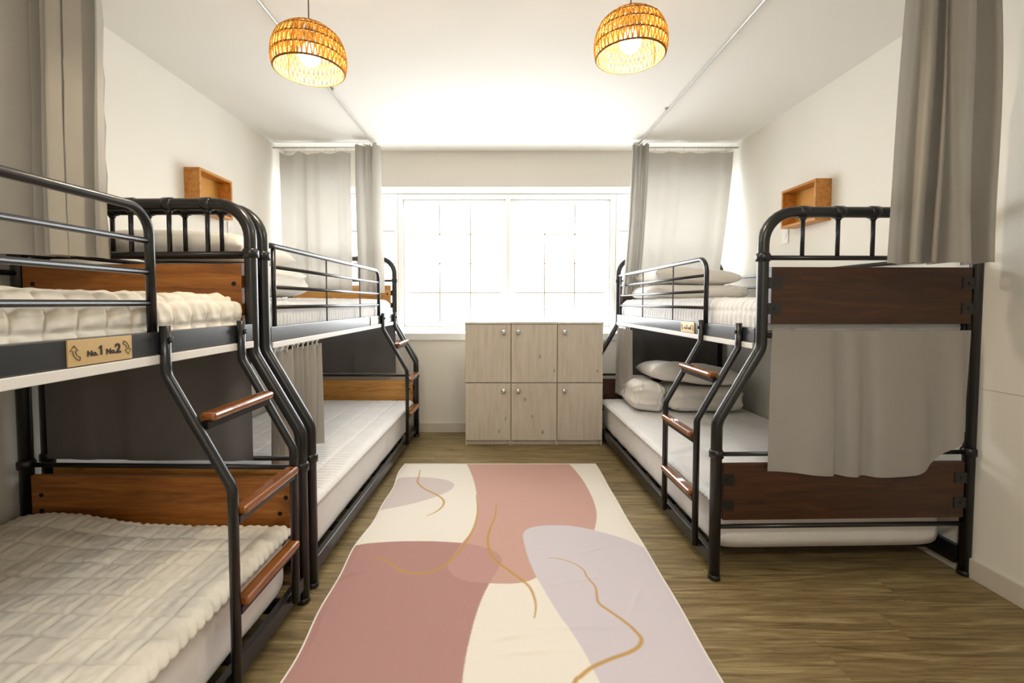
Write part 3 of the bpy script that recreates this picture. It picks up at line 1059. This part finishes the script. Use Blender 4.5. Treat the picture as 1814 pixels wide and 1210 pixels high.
wall_shelf(xl(3.05), 1, 2.885, 3.235, 1.795, 2.065, .098, 'amber pine box shelf on the left wall above the bunks')
wall_shelf(xr(3.05), -1, 2.885, 3.235, 1.735, 1.995, .100, 'amber pine box shelf on the right wall above the bunk')

# small sockets under the shelves
for xw, sx, yy, zz, lb in ((xl(3.35), 1, 3.36, 1.75, 'small white wall socket beside the left box shelf'), (xr(3.32), -1, 3.33, 1.70, 'small white wall socket beside the right box shelf')):
    s_ = empty('wall_socket', (xw, yy, zz))
    tag(s_, lb, 'socket')
    obj('plate', Geo().box(min(0, sx * .009), max(0, sx * .009), -.035, .035, -.057, .057), 'plastic', s_, .003)
    obj('outlet', Geo().lathe([(.02, -.002), (.02, .002)], (sx * .010, 0, 0), 14, 'x'), 'plastic', s_)

# ================================================================== rug
RX, RY0, RY1 = .715, 1.18, 3.372
RA = [(-0.716, 2.936), (-0.7, 3.087), (-0.599, 3.11), (-0.491, 3.101), (-0.381, 3.065), (-0.319, 3.012), (-0.305, 2.969), (-0.319, 2.895), (-0.382, 2.81), (-0.465, 2.736), (-0.576, 2.667), (-0.699, 2.613), (-0.869, 2.543), (-0.9, 2.9)]
RB = [(-0.36, 3.75), (-0.256, 3.385), (-0.191, 3.11), (-0.152, 2.856), (-0.136, 2.64), (-0.132, 2.483), (-0.147, 2.37), (-0.191, 2.249), (-0.229, 2.127), (-0.243, 2.053), (-0.228, 2.003), (-0.189, 1.956), (-0.131, 1.928), (-0.042, 1.916), (0.046, 1.914), (0.113, 1.928), (0.165, 1.961), (0.298, 2.063), (0.439, 2.242), (0.497, 2.37), (0.518, 2.425), (0.55, 2.543), (0.568, 2.691), (0.572, 2.895), (0.556, 3.133), (0.514, 3.385), (0.42, 3.75)]
RC = [(-0.86, 2.149), (-0.707, 2.23), (-0.579, 2.254), (-0.438, 2.264), (-0.282, 2.259), (-0.151, 2.237), (-0.061, 2.194), (-0.01, 2.149), (0.008, 2.094), (-0.009, 2.023), (-0.042, 1.928), (-0.072, 1.826), (-0.096, 1.704), (-0.109, 1.598), (-0.117, 1.514), (-0.121, 1.402), (-0.117, 1.1), (-0.918, 1.1)]
RD = [(0.12, 2.33), (0.138, 2.375), (0.182, 2.411), (0.266, 2.428), (0.363, 2.425), (0.455, 2.397), (0.541, 2.351), (0.632, 2.291), (0.701, 2.218), (0.839, 2.084), (0.921, 1.1), (0.385, 1.1), (0.319, 1.402), (0.293, 1.526), (0.264, 1.623), (0.23, 1.718), (0.193, 1.842), (0.16, 1.965), (0.135, 2.105), (0.123, 2.218), (0.119, 2.291)]
RG = [[(-0.578, 3.244), (-0.567, 3.133), (-0.556, 3.02), (-0.495, 2.915), (-0.418, 2.837), (-0.364, 2.773), (-0.34, 2.708), (-0.35, 2.633), (-0.38, 2.575), (-0.418, 2.537)], [(-0.632, 2.105), (-0.579, 2.112), (-0.53, 2.084), (-0.476, 2.033), (-0.423, 1.999), (-0.352, 1.991), (-0.288, 2.019), (-0.237, 2.084), (-0.187, 2.206), (-0.147, 2.37), (-0.133, 2.497), (-0.133, 2.64), (-0.151, 2.817)], [(-0.022, 2.691), (-0.029, 2.528), (-0.052, 2.397), (-0.063, 2.291), (-0.054, 2.183), (-0.022, 2.094), (0.037, 2.013), (0.097, 1.937), (0.127, 1.884), (0.141, 1.817), (0.142, 1.763), (0.132, 1.704)], [(0.227, 2.114), (0.291, 2.101), (0.346, 2.063), (0.378, 2.013), (0.384, 1.956), (0.405, 1.893), (0.4, 1.834), (0.398, 1.786), (0.432, 1.736), (0.469, 1.687), (0.5, 1.629), (0.509, 1.591), (0.487, 1.555), (0.443, 1.526), (0.374, 1.498), (0.307, 1.465), (0.263, 1.429), (0.237, 1.402), (0.2, 1.3)]]


def inside(poly, X, Y):
    c = np.zeros(X.shape, bool)
    n = len(poly)
    for i in range(n):
        xa, ya = poly[i]
        xb, yb = poly[(i + 1) % n]
        m = (ya > Y) != (yb > Y)
        with np.errstate(divide='ignore', invalid='ignore'):
            c ^= m & (X < (xb - xa) * (Y - ya) / (yb - ya + 1e-12) + xa)
    return c


def smooth(pts, n=8, closed=False):
    P = np.array(pts)
    N = len(P)
    out = []
    for i in range(N if closed else N - 1):
        p0 = P[(i - 1) % N] if closed or i > 0 else P[0]
        p1 = P[i]
        p2 = P[(i + 1) % N]
        p3 = P[(i + 2) % N] if closed or i + 2 < N else P[-1]
        for q in range(n):
            t = q / n
            out.append(.5 * ((2 * p1) + (-p0 + p2) * t + (2 * p0 - 5 * p1 + 4 * p2 - p3) * t * t + (-p0 + 3 * p1 - 3 * p2 + p3) * t ** 3))
    if not closed:
        out.append(P[-1])
    return np.array(out)


def rug_edge(y):
    return .010 * np.sin(y * 5.2) + .006 * np.sin(y * 13 + 1)


def make_rug():
    res = .0042
    nx, ny = int(2 * RX / res), int((RY1 - RY0) / res)
    a = np.linspace(0, 1, nx)
    bq = np.linspace(RY0, RY1, ny)
    A, Y = np.meshgrid(a, bq, indexing='ij')
    left = -RX + .004 + rug_edge(Y)
    right = RX + .25 * rug_edge(Y + .7)
    X = left + (right - left) * A
    base, mauve, rose, rose2, over, lav, gold = [np.array(lin(c)) for c in ((234, 227, 216), (209, 197, 193), (200, 162, 151), (178, 138, 132), (188, 148, 143), (208, 200, 206), (190, 150, 76))]

    def shade(X, Y):
        C = np.tile(base, (nx, ny, 1))
        iA = inside(smooth(RA, 6, True), X, Y)
        C[iA] = mauve
        iB = inside(smooth(RB, 6, True), X, Y)
        C[iB] = rose
        iC = inside(smooth(RC, 6, True), X, Y)
        C[iC] = rose2
        C[iC & iB] = over
        iD = inside(smooth(RD, 6, True), X, Y)
        C[iD] = lav
        return C

    C = np.zeros((nx, ny, 3))
    for ox, oy in ((-.25, -.12), (.12, -.25), (.25, .12), (-.12, .25)):
        C += shade(X + ox * res * 1.6, Y + oy * res * 1.6) / 4
    for gi, gl_ in enumerate(RG):
        P = smooth(gl_, 6)
        n = len(P)
        best = np.full(X.shape, 9.)
        x0, y0 = P.min(0) - .03
        x1, y1 = P.max(0) + .03
        m = (X > x0) & (X < x1) & (Y > y0) & (Y < y1)
        xm, ym = X[m], Y[m]
        bm_ = np.full(xm.shape, 9.)
        for i in range(n - 1):
            p, q = P[i], P[i + 1]
            d = q - p
            L2 = (d ** 2).sum() + 1e-12
            t = np.clip(((xm - p[0]) * d[0] + (ym - p[1]) * d[1]) / L2, 0, 1)
            dist = np.hypot(xm - p[0] - t * d[0], ym - p[1] - t * d[1])
            f = i / (n - 1)
            wid = .0018 + .0050 * math.sin(math.pi * min(1, max(0, f * .92 + .05))) ** .8 if gi < 3 else .002 + .0055 * min(1, f * 1.6)
            bm_ = np.minimum(bm_, dist / wid)
        k_ = np.clip(1.5 - bm_, 0, 1)[:, None] * .9
        C[m] = C[m] * (1 - k_) + gold * k_
    Z = .0065 + .0016 * wob(X, Y, 5, 1.6) + .0012 * wob(X, Y, 9, 4.5) * np.clip((2.6 - Y), 0, 1)
    rs = np.random.RandomState(4)
    for (cx, cy, ang, ln, am) in ((-.22, 1.66, 1.2, .10, .004), (-.15, 1.72, 1.4, .09, .0035), (.04, 1.60, .2, .10, .005), (.10, 1.53, .1, .12, .004), (.32, 1.93, .25, .16, .003), (.55, 1.80, 1.1, .10, .004), (.45, 2.18, .4, .14, .003), (.32, 1.65, 0, .25, .003), (-.66, 1.98, .5, .07, .008), (.2, 2.75, .1, .14, .002)):
        dx, dy = X - cx, Y - cy
        u = dx * math.cos(ang) + dy * math.sin(ang)
        v_ = -dx * math.sin(ang) + dy * math.cos(ang)
        Z += am * np.exp(-(u / ln) ** 2 - (v_ / .012) ** 2)
    e = np.minimum(np.minimum(A, 1 - A) * 2 * RX, np.minimum(Y - RY0, RY1 - Y))
    Z *= .45 + .55 * np.clip(e / .03, 0, 1)
    Z = np.maximum(Z, .0022)
    me = grid('rug', np.stack([X, Y, Z], -1))
    at_ = me.color_attributes.new('print', 'FLOAT_COLOR', 'POINT')
    rgba = np.ones((nx * ny, 4), np.float32)
    rgba[:, :3] = C.reshape(-1, 3)
    at_.data.foreach_set('color', rgba.reshape(-1))
    r = empty('area_rug', (0, 0, 0))
    tag(r, 'printed area rug with dusty rose, cream and lilac shapes on the floor', 'rug')
    obj('pile', me, 'rug', r)
    ys = np.linspace(RY0, RY1, 120)
    lft = [(-RX + .004 + float(rug_edge(yv)), yv, .004) for yv in ys]
    rgt = [(RX + .25 * float(rug_edge(yv + .7)), yv, .004) for yv in ys]
    loop = lft + [(x, RY1, .004) for x in np.linspace(lft[-1][0], rgt[-1][0], 40)[1:-1]] + rgt[::-1] + [(x, RY0, .004) for x in np.linspace(rgt[0][0], lft[0][0], 40)[1:-1]]
    obj('binding', Geo().tube(loop, .0037, 6, False, True), 'binding', r)


make_rug()


# ================================================================== pendant lamps
def dome(t):
    """t 0 rim .. 1 crown -> radius, height"""
    prof = [(.128, 0), (.134, .042), (.129, .084), (.112, .122), (.078, .150), (.027, .164)]
    f = t * (len(prof) - 1)
    i = min(int(f), len(prof) - 2)
    f -= i
    return (prof[i][0] + (prof[i + 1][0] - prof[i][0]) * f, prof[i][1] + (prof[i + 1][1] - prof[i][1]) * f)


def pendant(x, y, zr, label):
    p = empty('pendant_lamp', (x, y, zr))
    tag(p, label, 'lamp', 'rattan pendant lamps')
    rings = [dome(q / 5) for q in range(6)]
    for q, (r, h_) in enumerate(rings):
        obj('ring', Geo().tube([(r * math.cos(a), r * math.sin(a), h_) for a in np.linspace(0, 2 * math.pi, 48, endpoint=False)], .0034 if q else .0042, 6, False, True), 'rattan_dark', p)
    g = Geo()
    rs = random.Random(int(x * 100))
    for q in range(5):
        (r0, h0), (r1, h1) = rings[q], rings[q + 1]
        n = 46 if q < 3 else (34 if q == 3 else 18)
        for i in range(n):
            for sgn in (-1, 1):
                a0 = 2 * math.pi * (i + rs.uniform(-.12, .12)) / n
                a1 = a0 + sgn * math.pi / n * .8
                bul = 1.012
                pts = []
                for f in (0, .5, 1):
                    a = a0 + (a1 - a0) * f
                    rr = (r0 + (r1 - r0) * f) * (bul if f == .5 else 1) + (.0025 if sgn > 0 else -.001)
                    pts.append((rr * math.cos(a), rr * math.sin(a), h0 + (h1 - h0) * f))
                g.tube(pts, .0032, 5, False)
    o = obj('weave', g, 'rattan', p)
    o['kind'] = 'stuff'
    for q in range(3):
        a = 2 * math.pi * q / 3 + .5
        obj('rib', Geo().tube([((dome(t)[0] - .006) * math.cos(a), (dome(t)[0] - .006) * math.sin(a), dome(t)[1]) for t in np.linspace(0, 1, 12)], .0026, 5), 'rattan_dark', p)
    obj('socket', Geo().lathe([(.010, .095), (.019, .097), (.021, .135), (.012, .170), (.006, .175)], (0, 0, 0), 16), 'cable', p)
    obj('bulb', Geo().lathe([(.010, .020), (.026, .025), (.037, .040), (.040, .056), (.035, .074), (.020, .092), (.014, .098)], (0, 0, 0), 18), 'bulb', p)
    obj('cord', Geo().tube([(0, 0, .172), (0, 0, H - zr - .02)], .0028, 6), 'cable', p)
    obj('ceiling_rose', Geo().lathe([(.045, H - zr - .022), (.05, H - zr - .018), (.05, H - zr - .0005)], (0, 0, 0), 20), 'plastic', p)
    li = bpy.data.lights.new('pendant_light', 'POINT')
    li.energy = PENDANT_W
    li.color = (1.0, .86, .64)
    li.shadow_soft_size = .034
    lo = bpy.data.objects.new('pendant_light', li)
    COL.objects.link(lo)
    lo.location = (x, y, zr + .010)
    return p


pendant(-.738, 1.80, 2.115, 'woven rattan pendant lamp hanging at the left')
pendant(.503, 1.80, 2.167, 'woven rattan pendant lamp hanging at the right')

# added fill light, unseen behind the camera, built as a flush ceiling lamp
cl = empty('fill_lamp', (0.0, -.75, H))
tag(cl, 'round fill lamp added on the ceiling behind the camera', 'lamp')
obj('housing', Geo().lathe([(.30, -.035), (.31, -.03), (.31, -.0005)], (0, 0, 0), 32), 'plastic', cl)
obj('diffuser', Geo().lathe([(.10, -.072), (.22, -.062), (.285, -.036)], (0, 0, 0), 32), 'diffuser', cl)
al = bpy.data.lights.new('fill_lamp_light', 'AREA')
al.shape = 'DISK'
al.size = .5
al.energy = FILL_W
al.color = (1.0, .97, .93)
ao = bpy.data.objects.new('fill_lamp_light', al)
ao.location = (0, -.75, H - .085)
COL.objects.link(ao)
